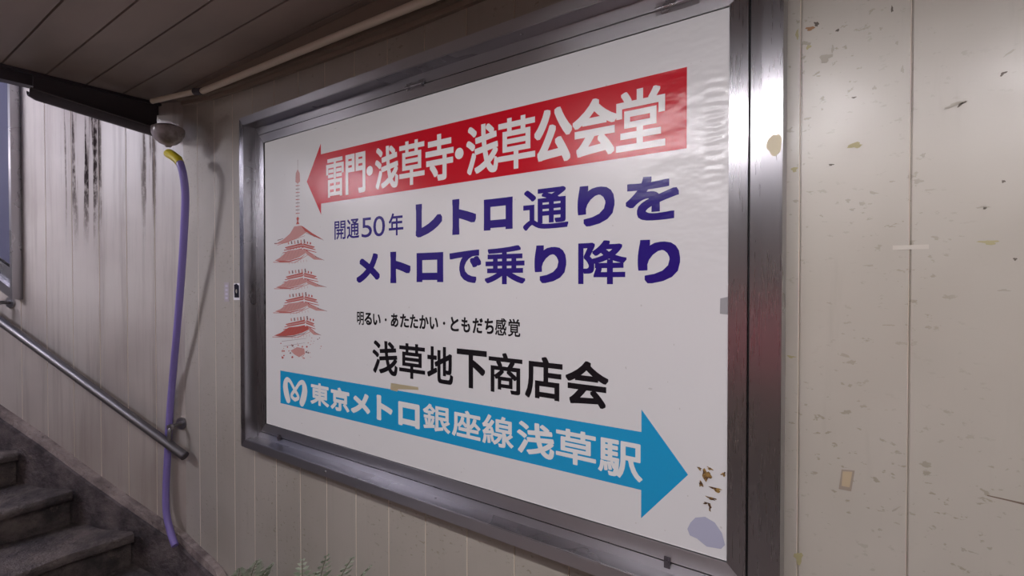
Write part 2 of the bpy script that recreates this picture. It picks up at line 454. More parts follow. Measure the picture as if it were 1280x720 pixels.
# ------------------------------------------------------------------ slanting advertisement case on the stair wall
ad = thing('display_frame', 'slanting steel display frame at the left edge above the handrail', 'display frame', tuple(left(.89, H - .05)))
def para(s0, s1, zt, zb0, slope, inset, y0, y1, bm):
    pass
sR = .885; sl = .60
def adpt(s, z, off): return left(s, H + z, off)
zb = -.085                                    # height of the lower right corner; the bottom rises to the left
def quad_frame(bm, a, b, off0, off1):
    """sloped frame: a, b insets of outer and inner edge"""
    def ring(i, off):
        return [adpt(sR + i, zb + sl * i + i * 3.6, off), adpt(sR + 1.6, zb + sl * 1.6 + i * 3.6, off), adpt(sR + 1.6, 1.45, off), adpt(sR + i, 1.45, off)]
    O0, O1, I0, I1 = ring(a, off0), ring(a, off1), ring(b, off0), ring(b, off1)
    V = [[bm.verts.new(p) for p in r] for r in (O0, O1, I1, I0)]
    for q in range(4):
        for i in range(4):
            j = (i + 1) % 4
            bm.faces.new((V[q][i], V[q][j], V[(q + 1) % 4][j], V[(q + 1) % 4][i]))
    bmesh.ops.recalc_face_normals(bm, faces=bm.faces[:])
bm = NB(); quad_frame(bm, 0, .013, .001, .045); quad_frame(bm, .013, .034, .001, .022); obj('frame', bm, STEEL, ad)
GLOSS = M('glossy_blue_grey_panel', srgb(84, 84, 102), .34, .0, Specular_IOR_Level=.12).m
bm = NB(); k_ = [adpt(sR + .030, zb + sl * .05 + .12, .014), adpt(sR + 1.6, zb + sl * 1.6 + .12, .014), adpt(sR + 1.6, 1.45, .014), adpt(sR + .030, 1.45, .014)]
k2 = [p - LN * .008 for p in k_]
loft(bm, [k_, k2]); obj('panel', bm, GLOSS, ad)

# ------------------------------------------------------------------ the sign
X0, X1, Z0, Z1 = -1.806, -.2162, H - .5197, H + .5027          # printed sheet
SG = thing('direction_sign', 'large white Japanese direction sign in a stainless steel case on the cream wall', 'sign', ((X0 + X1) / 2, 0, Z0))
def ringframe(bm, o, i, y0, y1, miter=True, bev=0):
    """rectangular frame: outer rect o, inner rect i = (x0, x1, z0, z1), between depths y0 (wall) and y1 (front)"""
    def r(q, y): return [Vector((q[0], y, q[2])), Vector((q[1], y, q[2])), Vector((q[1], y, q[3])), Vector((q[0], y, q[3]))]
    R4 = [r(o, y0), r(o, y1), r(i, y1), r(i, y0)]
    V = [[bm.verts.new(p) for p in q] for q in R4]; fs = []
    for q in range(4):
        for k in range(4):
            j = (k + 1) % 4
            fs.append(bm.faces.new((V[q][k], V[q][j], V[(q + 1) % 4][j], V[(q + 1) % 4][k])))
    bmesh.ops.recalc_face_normals(bm, faces=fs)
    if bev:
        es = [e for e in bm.edges if e.is_valid and all((abs(v.co.y - y1) < 1e-6) for v in e.verts) and (e.link_faces[0].normal.angle(e.link_faces[1].normal) > .5)]
        bmesh.ops.bevel(bm, geom=es, offset=bev, segments=2, affect='EDGES')
DX0, DX1, DZ0, DZ1 = X0 - .033, X1 + .0325, Z0 - .033, Z1 + .031       # door frame outer
FX0, FX1, FZ0, FZ1 = -1.867, -.155, H - .577, H + .566                 # inner edge of the raised rim
OX0, OX1, OZ0, OZ1 = -1.898, -.123, H - .608, H + .596                 # outer edge
YD = -.004
def two_way(o):                             # the horizontal members are brushed along their own length
    o.data.materials.append(STEEL_H); o.data.materials.append(STEEL)
    for f in o.data.polygons:
        if abs(f.normal.y) < .5: f.material_index = 2
        elif f.center.z > Z1 + .02 or f.center.z < Z0 - .02: f.material_index = 1
    return o
bm = NB(); ringframe(bm, (OX0, OX1, OZ0, OZ1), (FX0, FX1, FZ0, FZ1), 0.0, -.050, bev=.0016); two_way(obj('outer_rim', bm, STEEL_V, SG))
bm = NB(); ringframe(bm, (FX0 - .001, FX1 + .001, FZ0 - .001, FZ1 + .001), (DX0 - .0035, DX1 + .0035, DZ0 - .0035, DZ1 + .0035), -.0002, YD - .001); two_way(obj('inner_flange', bm, STEEL_V, SG))
bm = NB(); ringframe(bm, (DX0 - .0036, DX1 + .0036, DZ0 - .0036, DZ1 + .0036), (DX0, DX1, DZ0, DZ1), -.0001, -.0008); obj('door_gap', bm, BLACK, SG)
# door: four mitred members, each a part of its own
door = NB(); door.free()
def member(pts):
    bm = NB(); f = [bm.verts.new((x, YD - .004, z)) for x, z in pts]; b = [bm.verts.new((x, -.0005, z)) for x, z in pts]
    bm.faces.new(f); bm.faces.new(list(reversed(b)))
    for i in range(4): bm.faces.new((f[i], b[i], b[(i + 1) % 4], f[(i + 1) % 4]))
    bmesh.ops.recalc_face_normals(bm, faces=bm.faces[:])
    bmesh.ops.bevel(bm, geom=[e for e in bm.edges if all(abs(v.co.y - YD + .004) < 1e-6 for v in e.verts)], offset=.0008, segments=2, affect='EDGES')
    return bm
e_ = .0003
obj('door_frame', member([(DX0, DZ0), (X0, Z0), (X0, Z1), (DX0, DZ1)]), STEEL_V, SG)
obj('door_frame', member([(DX1, DZ0), (X1, Z0), (X1, Z1), (DX1, DZ1)]), STEEL_V, SG)
obj('door_frame', member([(DX0 + e_, DZ0), (DX1 - e_, DZ0), (X1 - e_, Z0), (X0 + e_, Z0)]), STEEL_H, SG)
obj('door_frame', member([(DX0 + e_, DZ1), (DX1 - e_, DZ1), (X1 - e_, Z1), (X0 + e_, Z1)]), STEEL_H, SG)
YP = -.0030                                                           # face of the printed sheet
bm = NB(); box(bm, (X0 - .001, YP, Z0 - .001), (X1 + .001, -.0005, Z1 + .001)); poster = obj('poster', bm, WHITE, SG)
# hinge, latches and screws
hp = on_wall(843, 4); bm = NB(); tube(bm, [(hp.x - .035, -.011, DZ1 + .002), (hp.x + .05, -.011, DZ1 + .002)], .0042, 12); box(bm, (hp.x - .034, -.0092, DZ1 - .010), (hp.x + .05, -.0082, DZ1 + .014)); obj('hinge', bm, STEEL, SG, True)
hp = on_wall(522, 98); bm = NB(); tube(bm, [(hp.x - .035, -.011, DZ1 + .002), (hp.x + .035, -.011, DZ1 + .002)], .0042, 12); box(bm, (hp.x - .034, -.0092, DZ1 - .006), (hp.x + .034, -.0082, DZ1 + .014)); obj('hinge', bm, STEEL, SG, True)
for px, py in ((836, 703), (352, 552)):
    lp = on_wall(px, py); bm = NB(); box(bm, (lp.x - .006, -.0125, DZ0 - .012), (lp.x + .006, -.0082, DZ0 + .010), .001); lathe(bm, [(.0001, .003), (.0045, .003), (.005, 0), (.005, -.004)], (lp.x, -.0125, DZ0), 14, 'Y'); obj('latch', bm, DARK, SG, True)
for p in ((FX0 + .0005, -.026, on_wall(312, 205).z, 'x'), (on_wall(424, 592).x, -.0502, FZ0 - .015, 'y'), (on_wall(660, 28).x, -.028, FZ1 - .0005, 'z')):
    bm = NB(); c = Vector(p[:3]); d = {'x': Vector((1, 0, 0)), 'y': Vector((0, -1, 0)), 'z': Vector((0, 0, -1))}[p[3]]
    tube(bm, [c - d * .0005, c + d * .0014, c + d * .0024], .005, 16, radii=[.0052, .0050, .0028]); obj('screw', bm, STEEL, SG, True)

# ---- printing
_lift = [0]
def flat(bm, poly, y):
    _lift[0] += 1; y = y - (_lift[0] % 200) * 1.3e-6          # overlapping strokes never share one plane
    vs = [bm.verts.new((x, y, z)) for x, z in poly]
    f = bm.faces.new(vs); f.normal_update()
    if f.normal.y > 0: f.normal_flip()
    return f
def hull(P):
    P = sorted(set((round(a, 6), round(b, 6)) for a, b in P))
    if len(P) < 3: return None
    cr = lambda o, a, b: (a[0] - o[0]) * (b[1] - o[1]) - (a[1] - o[1]) * (b[0] - o[0])
    lo = []
    for p in P:
        while len(lo) > 1 and cr(lo[-2], lo[-1], p) <= 0: lo.pop()
        lo.append(p)
    up = []
    for p in reversed(P):
        while len(up) > 1 and cr(up[-2], up[-1], p) <= 0: up.pop()
        up.append(p)
    return lo[:-1] + up[:-1]
_cache = {}
def glyph(ch):
    """outline of one character as triangles and border edges in em units"""
    if ch in _cache: return _cache[ch]
    c = bpy.data.curves.new('glyph', 'FONT'); c.body = ch; c.size = 1; c.resolution_u = 4
    o = bpy.data.objects.new('glyph', c); COL.objects.link(o)
    bpy.context.view_layer.update()
    dg = bpy.context.evaluated_depsgraph_get(); me = o.evaluated_get(dg).to_mesh()
    v = [(p.co.x, p.co.y) for p in me.vertices]; faces = [list(f.vertices) for f in me.polygons]
    cnt = {}
    for f in faces:
        for i in range(len(f)):
            k = tuple(sorted((f[i], f[(i + 1) % len(f)]))); cnt[k] = cnt.get(k, 0) + 1
    edges = [k for k, n in cnt.items() if n == 1]
    o.evaluated_get(dg).to_mesh_clear()
    bpy.data.objects.remove(o); bpy.data.curves.remove(c)
    _cache[ch] = (v, faces, edges); return _cache[ch]
def kernel(r, round_):
    if round_: return [(r * math.cos(2 * math.pi * k / 12), r * math.sin(2 * math.pi * k / 12)) for k in range(12)]
    return [(-r, -r), (r, -r), (r, r), (-r, r)]
def put_glyph(bm, ch, x0, x1, z0, z1, r, y, round_=False):
    v, faces, edges = glyph(ch)
    gx0 = min(p[0] for p in v); gx1 = max(p[0] for p in v); gy0 = min(p[1] for p in v); gy1 = max(p[1] for p in v)
    sx = (x1 - x0 - 2 * r) / (gx1 - gx0); sz = (z1 - z0 - 2 * r) / (gy1 - gy0)
    q = [(x0 + r + (a - gx0) * sx, z0 + r + (b - gy0) * sz) for a, b in v]
    for f in faces: flat(bm, [q[i] for i in f], y)
    if r > 0:
        K = kernel(r, round_)
        for a, b in edges:
            h = hull([(q[a][0] + dx, q[a][1] + dz) for dx, dz in K] + [(q[b][0] + dx, q[b][1] + dz) for dx, dz in K])
            if h and len(h) > 2: flat(bm, h, y)
def dot(bm, x, z, rx, rz, y): flat(bm, [(x + rx * math.cos(2 * math.pi * k / 24), z + rz * math.sin(2 * math.pi * k / 24)) for k in range(24)], y)
def row(name, mat, parent, y, r, chars, round_=False, label=None):
    bm = NB()
    for c in chars: put_glyph(bm, c[0], c[1], c[2], H + c[3], H + c[4], r, y, round_)
    o = obj(name, bm, mat, parent)
    if label: o['label'] = label
    return bm, o
Y1, Y2 = YP - .0004, YP - .0008
bm = NB(); flat(bm, [(-1.545, H + .333), (-1.466, H + .217), (-1.466, H + .253), (-.2935, H + .256), (-.2935, H + .412), (-1.466, H + .413), (-1.466, H + .448)], Y1)
red = obj('red_arrow', bm, RED, poster)
bm = NB(); flat(bm, [(-1.712, H - .316), (-1.712, H - .432), (-.382, H - .426), (-.382, H - .484), (-.288, H - .374), (-.382, H - .261), (-.382, H - .307)], Y1)
blu = obj('blue_arrow', bm, BLUE, poster)
zr = (.268, .391)
bm = NB()
for ch, a, b, r in (('雷', -1.437, -1.347, .0018), ('門', -1.338, -1.243, .0028), ('浅', -1.199, -1.100, .0027), ('草', -1.096, -.996, .0024), ('寺', -.992, -.891, .0032),
                 ('浅', -.847, -.746, .0027), ('草', -.746, -.639, .0024), ('公', -.641, -.543, .0040), ('会', -.541, -.437, .0034), ('堂', -.439, -.335, .0024)):
    put_glyph(bm, ch, a, b, H + zr[0], H + zr[1], r, Y2)
for px, py in ((463.4, 213.8), (575.3, 192.3)):
    p = on_wall(px, py); dot(bm, p.x, p.z, .0145, .0145, Y2)
obj('white_lettering', bm, WLET, poster)
bm = NB()
for ch, a, b, z0, z1, r in (('開', -1.396, -1.340, .132, .190, .0007), ('通', -1.333, -1.274, .132, .192, .0010), ('5', -1.263, -1.215, .132, .191, .0002), ('0', -1.209, -1.157, .132, .192, .0002), ('年', -1.141, -1.080, .131, .195, .0012),
        ('レ', -1.031, -.932, .121, .212, .0058), ('ト', -.896, -.816, .121, .213, .0058), ('ロ', -.791, -.703, .126, .203, .0060), ('通', -.673, -.552, .119, .213, .0022), ('り', -.529, -.442, .119, .207, .0045), ('を', -.417, -.308, .122, .211, .0036),
        ('メ', -1.287, -1.181, -.004, .083, .0045), ('ト', -1.135, -1.052, -.005, .085, .0058), ('ロ', -1.028, -.928, -.002, .078, .0060), ('で', -.906, -.800, -.004, .080, .0036), ('乗', -.788, -.667, -.007, .086, .0026), ('り', -.641, -.557, -.004, .083, .0045), ('降', -.527, -.415, -.006, .087, .0024), ('り', -.391, -.305, -.004, .084, .0045)):
    put_glyph(bm, ch, a, b, H + z0, H + z1, r, Y1)
obj('navy_lettering', bm, NAVY, poster)
bm = NB()
for ch, a, b, r in (('浅', -1.214, -1.106, .0022), ('草', -1.099, -.996, .0020), ('地', -.988, -.894, .0022), ('下', -.881, -.782, .0032), ('商', -.776, -.675, .0018), ('店', -.667, -.566, .0024), ('会', -.558, -.455, .0026)):
    put_glyph(bm, ch, a, b, H - .2725, H - .174, r, Y1)
# small row, spaced on an even pitch, each character in its natural place in the square
em = .0435; sxx = .90
xs = [(40, 85), (90, 139), (146, 197), None, (265, 315), (327, 386), (392, 447), (455, 516), (524, 580), None, (663, 718), (735, 793), (810, 878), (890, 950), (960, 1035), (1045, 1127)]
ref = glyph('国'); gy0 = min(p[1] for p in ref[0]); gy1 = max(p[1] for p in ref[0])
for ch, e in zip('明るい・あたたかい・ともだち感覚', xs):
    if e is None: continue
    a = on_wall(440 + e[0] / 5.333, 405).x; b = on_wall(440 + e[1] / 5.333, 405).x
    v = glyph(ch)[0]; c0 = min(p[1] for p in v); c1 = max(p[1] for p in v)
    s = .0405 / (gy1 - gy0)
    put_glyph(bm, ch, a, b, H - .1325 + (c0 - gy0) * s, H - .1325 + (c1 - gy0) * s, .0007 if ch in '感覚明' else .0012, Y1)
for px, py in ((440 + 231 / 5.333, 380 + 105 / 5.333), (440 + 620 / 5.333, 380 + 128 / 5.333)):
    p = on_wall(px, py); dot(bm, p.x, p.z, .0042, .0042, Y1)
obj('black_lettering', bm, INK, poster)
bm = NB()
l_r = on_wall(640 + 3.5, 560).x
for ch, a, b, r, z0, z1 in (('東', -1.529, -1.428, .0026, -.409, -.335), ('京', -1.419, -1.324, .0030, -.411, -.336), ('メ', -1.316, -1.226, .0046, -.406, -.340), ('ト', -1.196, -1.127, .0046, -.409, -.335), ('ロ', -1.103, -1.017, .0046, -.409, -.341),
        ('銀', -1.004, -.904, .0018, -.404, -.332), ('座', -.898, -.802, .0020, -.404, -.332), ('線', -.796, -.700, .0017, -.406, -.330), ('浅', -.690, -.587, .0026, -.408, -.330), ('草', -.583, -.483, .0018, -.406, -.329), ('駅', -.478, -.379, .0020, -.411, -.333)):
    put_glyph(bm, ch, a, b, H + z0, H + z1, r, Y2, True)
obj('white_lettering', bm, WLET, poster)
# heart-shaped M emblem: one ribbon with two lobes and a loop where it crosses
def ribbon(bm, pts, y):
    P = smooth_path([(p[0], 0, p[1]) for p in pts], 8); Wd = smooth_path([(p[2], 0, 0) for p in pts], 8)
    for i in range(len(P) - 1):
        a, b = P[i], P[i + 1]; ra, rb = Wd[i].x / 2, Wd[i + 1].x / 2
        h = hull([(a.x + ra * math.cos(t * math.pi / 6), a.z + ra * math.sin(t * math.pi / 6)) for t in range(12)] + [(b.x + rb * math.cos(t * math.pi / 6), b.z + rb * math.sin(t * math.pi / 6)) for t in range(12)])
        if h and len(h) > 2: flat(bm, h, y)
cx, lz, lw, lh = -1.621, H - .376, .0665, .0395
half = [(-.62, -.92, .020), (-.80, -.35, .023), (-.88, .30, .021), (-.74, .80, .014), (-.45, .74, .013), (-.15, .28, .012), (.0, .02, .012), (.22, -.28, .012), (.30, -.58, .012), (0, -.80, .012)]
bm = NB()
for sgn in (1, -1): ribbon(bm, [(cx + sgn * a * lw, lz + b * lh, w * (1.35 if b > -1 and abs(a) > .5 else 1.1)) for a, b, w in half], Y2)
obj('emblem', bm, WLET, poster)['label'] = 'white heart-shaped M emblem'
# pagoda sketch, drawn in flat printed patches
def pw(x, y, big=False):                   # from the two close views of the drawing
    p = on_wall(330 + x / 5.533, (190 if not big else 320) + y / 5.538); return (p.x, p.z)
bmr, bml, bmd = NB(), NB(), NB()
def P(bm, pts, big=False, y=Y1): flat(bm, [pw(a, b, big) for a, b in pts], y)
def line(bm, a, b, w, big=False):
    a = pw(*a, big); b = pw(*b, big); d = Vector((b[0] - a[0], b[1] - a[1])).normalized() * w / 2; n = Vector((-d.y, d.x))
    flat(bm, [(a[0] + n.x, a[1] + n.y), (b[0] + n.x * .6, b[1] + n.y * .6), (b[0] - n.x * .6, b[1] - n.y * .6), (a[0] - n.x, a[1] - n.y)], Y1)
line(bmd, (240, 55), (240, 125), .0018)
P(bml, [(240, 120), (254, 150), (256, 205), (240, 222), (224, 208), (226, 150)])
for k in range(9): line(bmd if k % 2 else bmr, (226, 235 + k * 24), (254, 232 + k * 24), .0028)
line(bmd, (240, 222), (240, 455), .0012)
P(bmr, [(240, 448), (250, 460), (243, 480), (252, 500), (228, 502), (236, 480), (230, 460)])
P(bml, [(216, 516), (262, 510), (300, 556), (250, 590), (160, 630), (80, 640), (140, 606), (186, 566)])
line(bmd, (100, 612), (140, 600), .003); line(bmd, (78, 634), (96, 632), .0035)
P(bmr, [(262, 510), (276, 516), (340, 562), (415, 606), (350, 586), (290, 548)])
line(bmd, (296, 560), (420, 612), .0015); line(bmr, (100, 646), (290, 580), .0016)
for k in range(5):
    x = 185 + k * 20; P(bmr, [(x, 655 - k * 4), (x + 9, 652 - k * 4), (x + 14, 668 - k * 4), (x + 4, 680 - k * 4)])
P(bmr, [(266, 640), (276, 640), (282, 662), (268, 664)])
# four more tiers; anchored at their ridge corner (x, y) in the second view
def tier(x, y, wl_, wr_, drop, fill):
    B = True
    for k in range(3):                      # balcony lines
        line(bmr, (x, y + k * 18), (x - wl_ * (.62 + .04 * k), y + 28 + k * 18), .0050 - .0006 * k, B); line(bmr, (x + 8, y + 2 + k * 18), (x + wr_ * (.58 + .04 * k), y + 24 + k * 18), .0046 - .0006 * k, B)
    for k in range(3): P(bmr, [(x + 14 + k * 20, y - 20 + 4 * k), (x + 22 + k * 20, y - 16 + 4 * k), (x + 22 + k * 20, y - 2 + 4 * k), (x + 12 + k * 20, y - 4 + 4 * k)], B)
    P(bml, [(x - wl_ * .60, y + 30), (x, y + 6), (x + wr_ * .56, y + 26), (x + wr_ * .50, y + 34), (x, y + 16), (x - wl_ * .56, y + 38)], B)
    for k in range(6): P(bmd if k % 2 else bml, [(x - 100 + k * 22, y - 14 - k * 3), (x - 92 + k * 22, y - 16 - k * 3), (x - 88 + k * 22, y + 4 - k * 2), (x - 98 + k * 22, y + 6 - k * 2)], B)
    ry = y + 50
    P(fill, [(x - 8, ry - 12), (x + 24, ry - 4), (x + 26, ry + 14), (x - 20, ry + drop * .62), (x - 80, ry + drop * .92), (x - wl_ * .78, ry + drop * 1.02), (x - wl_, ry + drop * .96), (x - wl_ * .8, ry + drop * .66), (x - wl_ * .52, ry - 2)], B)
    P(bmr if fill is not bmr else bmd, [(x - wl_ * .98, ry + drop * .96), (x - 90, ry + drop * .99), (x - 10, ry + drop * .68), (x + 30, ry + 16), (x - 8, ry + drop * .76), (x - 88, ry + drop * 1.10), (x - wl_ * .8, ry + drop * 1.10)], B)
    for k in range(6):                      # tile courses
        line(bmd, (x - 20 - k * 22, ry - 2 + k * 2), (x - 44 - k * 23, ry + drop * .80 + k), .0009, B)
    line(bml, (x - wl_ * 1.05, ry + drop * 1.12), (x - 50, ry + drop * 1.16), .003, B); line(bml, (x - 50, ry + drop * 1.16), (x + 44, ry + 26), .003, B)
    for k in range(7): line(bml, (x - 90 + k * 20, ry + drop * 1.12 - k * 3), (x - 88 + k * 20, ry + drop * 1.12 + 16 - k * 3), .0022, B)
    P(bml, [(x + 22, ry - 4), (x + 36, ry - 2), (x + wr_ * .62, ry + drop * .58), (x + wr_, ry + drop * .90), (x + wr_ * .55, ry + drop * .86), (x + 30, ry + 22)], B)
    line(bmr, (x + 30, ry - 2), (x + wr_ * .66, ry + drop * .56), .0022, B)
    line(bmd, (x + wr_ * .6, ry + drop * .54), (x + wr_ * 1.02, ry + drop * .93), .0020, B)
tier(270, -45 - 40, 190, 150, 70, bml)
tier(276, 118, 190, 160, 52, bml)
tier(280, 280, 200, 160, 56, bml)
tier(290, 445, 215, 110, 58, bmr)
for k in range(34):
    x = random.uniform(110, 330); y = random.uniform(600, 705); s_ = random.uniform(4, 12)
    P(random.choice((bmr, bml, bmd)), [(x, y), (x + s_, y - s_ * .5), (x + s_ * 1.3, y + s_ * .6), (x + s_ * .3, y + s_)], True)
for k in range(10):
    x = random.uniform(300, 420); y = random.uniform(560, 660); s_ = random.uniform(3, 7)
    P(random.choice((bml, bmd)), [(x, y), (x + s_, y - s_ * .5), (x + s_ * 1.3, y + s_ * .6), (x + s_ * .3, y + s_)], True)
P(bml, [(190, 655), (235, 630), (285, 640), (290, 675), (250, 700), (215, 680)], True)
line(bmd, (130, 590), (300, 570), .0012, True); line(bmd, (140, 625), (290, 600), .0012, True)
pg = obj('pagoda_drawing', bml, PAGL, poster); pg['label'] = 'pale pink roofs of the drawn pagoda'
obj('pagoda_drawing', bmr, PAG, poster)['label'] = 'brick red roofs and rails of the drawn pagoda'
obj('pagoda_drawing', bmd, PAGD, poster)['label'] = 'thin brown lines of the drawn pagoda'

# ------------------------------------------------------------------ residue on the sign and wall
def blob(bm, cx, cz, rx, rz, y, n=18, jag=.35, rot=0):
    pts = []
    ph = random.uniform(0, 6)
    for k in range(n):
        a = 2 * math.pi * k / n; r = 1 + jag * (.5 * math.sin(3 * a + ph) + .3 * math.sin(5 * a + 2 * ph) + random.uniform(-.4, .4))
        x, z = rx * r * math.cos(a), rz * r * math.sin(a)
        pts.append((cx + x * math.cos(rot) - z * math.sin(rot), cz + x * math.sin(rot) + z * math.cos(rot)))
    prism(bm, pts, y, y + .0003)
BROWN = M('brown_tape_residue', srgb(126, 92, 44), .6); BROWN.color(BROWN.mix(BROWN.ramp(BROWN.noise(BROWN.coords(), 160, 3), .4, .6), srgb(150, 118, 62), srgb(70, 44, 22))); BROWN = BROWN.m
LAV = print_mat('lavender_sticker_mark', srgb(176, 174, 196))
TAN = M('yellowed_tape', srgb(176, 164, 132), .5).m; GREYP = print_mat('grey_patch', srgb(160, 156, 160))
YR = YP - .0014
bm = NB()
for px, py, rx, rz, ro in ((884, 593, .014, .016, .3), (877, 604, .006, .009, .2), (896, 611, .015, .006, -.2), (890, 622, .014, .004, -.1), (888, 633, .004, .012, .1), (905, 592, .007, .006, .5), (875, 585, .004, .007, .9), (888, 585, .008, .004, -.3), (884, 628, .010, .003, .2)):
    p = on_wall(px, py); blob(bm, p.x, p.z, rx * .62, rz * .62, YR, 16, .6, ro)
obj('tape_residue', bm, BROWN, SG)['label'] = 'torn brown tape residue'
p = on_wall(883, 664); bm = NB()
pts = [on_wall(x, y) for x, y in ((860, 660), (863, 668), (872, 672), (884, 682), (902, 685), (907, 680), (903, 665), (894, 652), (882, 645), (870, 646), (864, 652))]
prism(bm, [(q.x, q.z) for q in pts], YR, YR + .0003); obj('sticker_mark', bm, LAV, SG)['label'] = 'lavender sticker mark'
bm = NB(); pts = [on_wall(x, y) for x, y in ((490, 478.5), (524, 483.5), (524.5, 487), (499, 486), (498, 489), (489.5, 487))]
prism(bm, [(q.x, q.z) for q in pts], YR, YR + .0003); obj('tape_residue', bm, TAN, SG)['label'] = 'strip of yellowed tape'
bm = NB(); pts = [on_wall(x, y) for x, y in ((901, 373), (910.5, 371), (911, 393), (900.5, 392))]
prism(bm, [(q.x, q.z) for q in pts], YR, YR + .0003); obj('grey_patch', bm, GREYP, SG)
pr = on_wall(968, 181, .05); bm = NB(); blob(bm, pr.x, pr.z, .0115, .018, -.0506, 18, .18); obj('tape_residue', bm, M('beige_paper_residue', srgb(196, 186, 160), .6).m, SG)['label'] = 'beige paper residue on the steel rim'

WB = bpy.data.objects['wall_back']
OLIVE = M('olive_glue_residue', srgb(164, 156, 118), .6).m; CHIP = M('grey_scuff', srgb(162, 156, 144), .6).m; RUST = M('brown_chip', srgb(150, 112, 78), .6).m; DKCHIP = M('dark_chip', srgb(92, 84, 74), .6).m
def marks(name, mat, lst, label, jag=.5):
    for m_ in lst:
        px, py, rx, rz = m_[:4]; p = on_wall(px, py); bm = NB(); blob(bm, p.x, p.z, rx, rz, -.0007, 14, jag, m_[4] if len(m_) > 4 else 0)
        o = obj(name, bm, mat, WB)
marks('paint_chip', DKCHIP, [(1020.5, 30, .003, .0045, .5), (1047, 38, .0025, .002), (1067.5, 122, .003, .0013), (1254, 92, .004, .002, .6), (1254, 227, .002, .002), (1039, 206, .004, .0016), (1231, 260, .002, .002), (1269, 324, .002, .002), (1202, 130, .006, .0016, .6), (1115, 48 / 4, .0015, .005)], '')
marks('paint_chip', RUST, [(1013, 36, .0065, .0035)], '')
marks('glue_residue', OLIVE, [(996.5, 43, .0022, .008), (1010.5, 59, .004, .003, .6), (1069, 182, .010, .0045), (993, 212, .005, .004), (989, 446, .006, .0022), (1236, 303, .010, .003, -.1), (998, 697, .006, .011)], '')
marks('scuff', CHIP, [(1032, 73, .008, .007), (1041, 61, .002, .006), (1093, 110, .003, .003, -.6), (1101, 36, .002, .0025), (1121, 54, .002, .003), (1128, 87, .002, .005), (1193, 131, .012, .0025, .3), (1060, 251, .003, .003), (1076, 254, .002, .002), (1065, 262, .004, .002), (1092, 241, .006, .002, -.3), (1115, 227, .004, .0012), (1148, 227, .006, .003), (1229, 259, .008, .0015), (1086, 332, .006, .0015), (1255, 363, .007, .0015), (1037, 379, .004, .0015, -.3), (1120, 636, .008, .0012, .8), (1204, 687, .003, .003), (1215, 690, .006, .001, -.1), (1005, 329, .002, .0015), (1154, 194, .003, .003), (1262, 66, .007, .0015, .6), (1100, 662, .003, .002)], '')
bm = NB(); a = on_wall(1116, 307); b = on_wall(1161, 311); prism(bm, [(a.x, a.z), (b.x, a.z), (b.x, b.z), (a.x, b.z)], -.0007, -.0003); obj('tape_strip', bm, M('pale_tape', srgb(190, 184, 174), .5).m, WB)
bm = NB(); pts = [on_wall(x, y) for x, y in ((1234, 618.5), (1282, 629), (1282, 631.5), (1258, 625.5), (1234, 619.8))]; prism(bm, [(q.x, q.z) for q in pts], -.0006, -.0003); obj('scratch', bm, M('tan_scratch', srgb(112, 96, 84), .6).m, WB)
tp = thing('tape_square', 'small tilted beige tape square on the cream wall right of the sign', 'tape', tuple(on_wall(1057, 613)))
for nm, q, y, m_ in (('backing', ((1052, 586.5), (1068.5, 588), (1064, 614), (1048.5, 611)), -.0010, M('grey_tape_border', srgb(150, 138, 126), .5).m), ('centre', ((1053.5, 589), (1065.5, 589.5), (1062, 609), (1052, 607)), -.0014, M('beige_tape', srgb(178, 160, 132), .5).m)):
    bm = NB(); prism(bm, [(on_wall(*c).x, on_wall(*c).z) for c in q], y, y + .0004 if nm != 'backing' else -.0002); obj(nm, bm, m_, tp)

# small stickers beside the sign's left edge
def sticker(name, quad, mat, label, extra=None):
    bm = NB(); prism(bm, [(on_wall(*c).x, on_wall(*c).z) for c in quad], -.0010, -.0001)
    o = obj(name, bm, mat, None); tag(o, label, 'sticker'); return o
s1 = sticker('sticker', ((292.3, 354), (299.7, 354), (299.7, 375), (292.3, 375)), M('white_sticker_paper', srgb(226, 224, 228), .4).m, 'small white sticker with a black mark touching the left edge of the sign case')
bm = NB(); q = [on_wall(x, y) for x, y in ((293, 356), (296, 354.5), (299, 357), (299.3, 372), (293.5, 372))]; prism(bm, [(c.x, c.z) for c in q], -.0014, -.0009); obj('black_mark', bm, INK, s1)
bm = NB(); c = on_wall(296, 364); blob(bm, c.x, c.z, .006, .008, -.0018, 16, .1); obj('grey_dot', bm, CHIP, s1)
s2 = sticker('sticker', ((280.5, 353), (286.5, 353), (286.5, 377), (280.5, 377)), M('faded_sticker_film', srgb(176, 168, 172), .4).m, 'faded grey sticker just left of the black and white one')
bm = NB()
for k in range(4):
    a = on_wall(282, 356 + k * 5); b = on_wall(285, 359 + k * 5); prism(bm, [(a.x, a.z), (b.x, a.z), (b.x, b.z), (a.x, b.z)], -.0014, -.0009)
obj('faint_print', bm, M('faint_lilac', srgb(196, 190, 204), .4).m, s2)

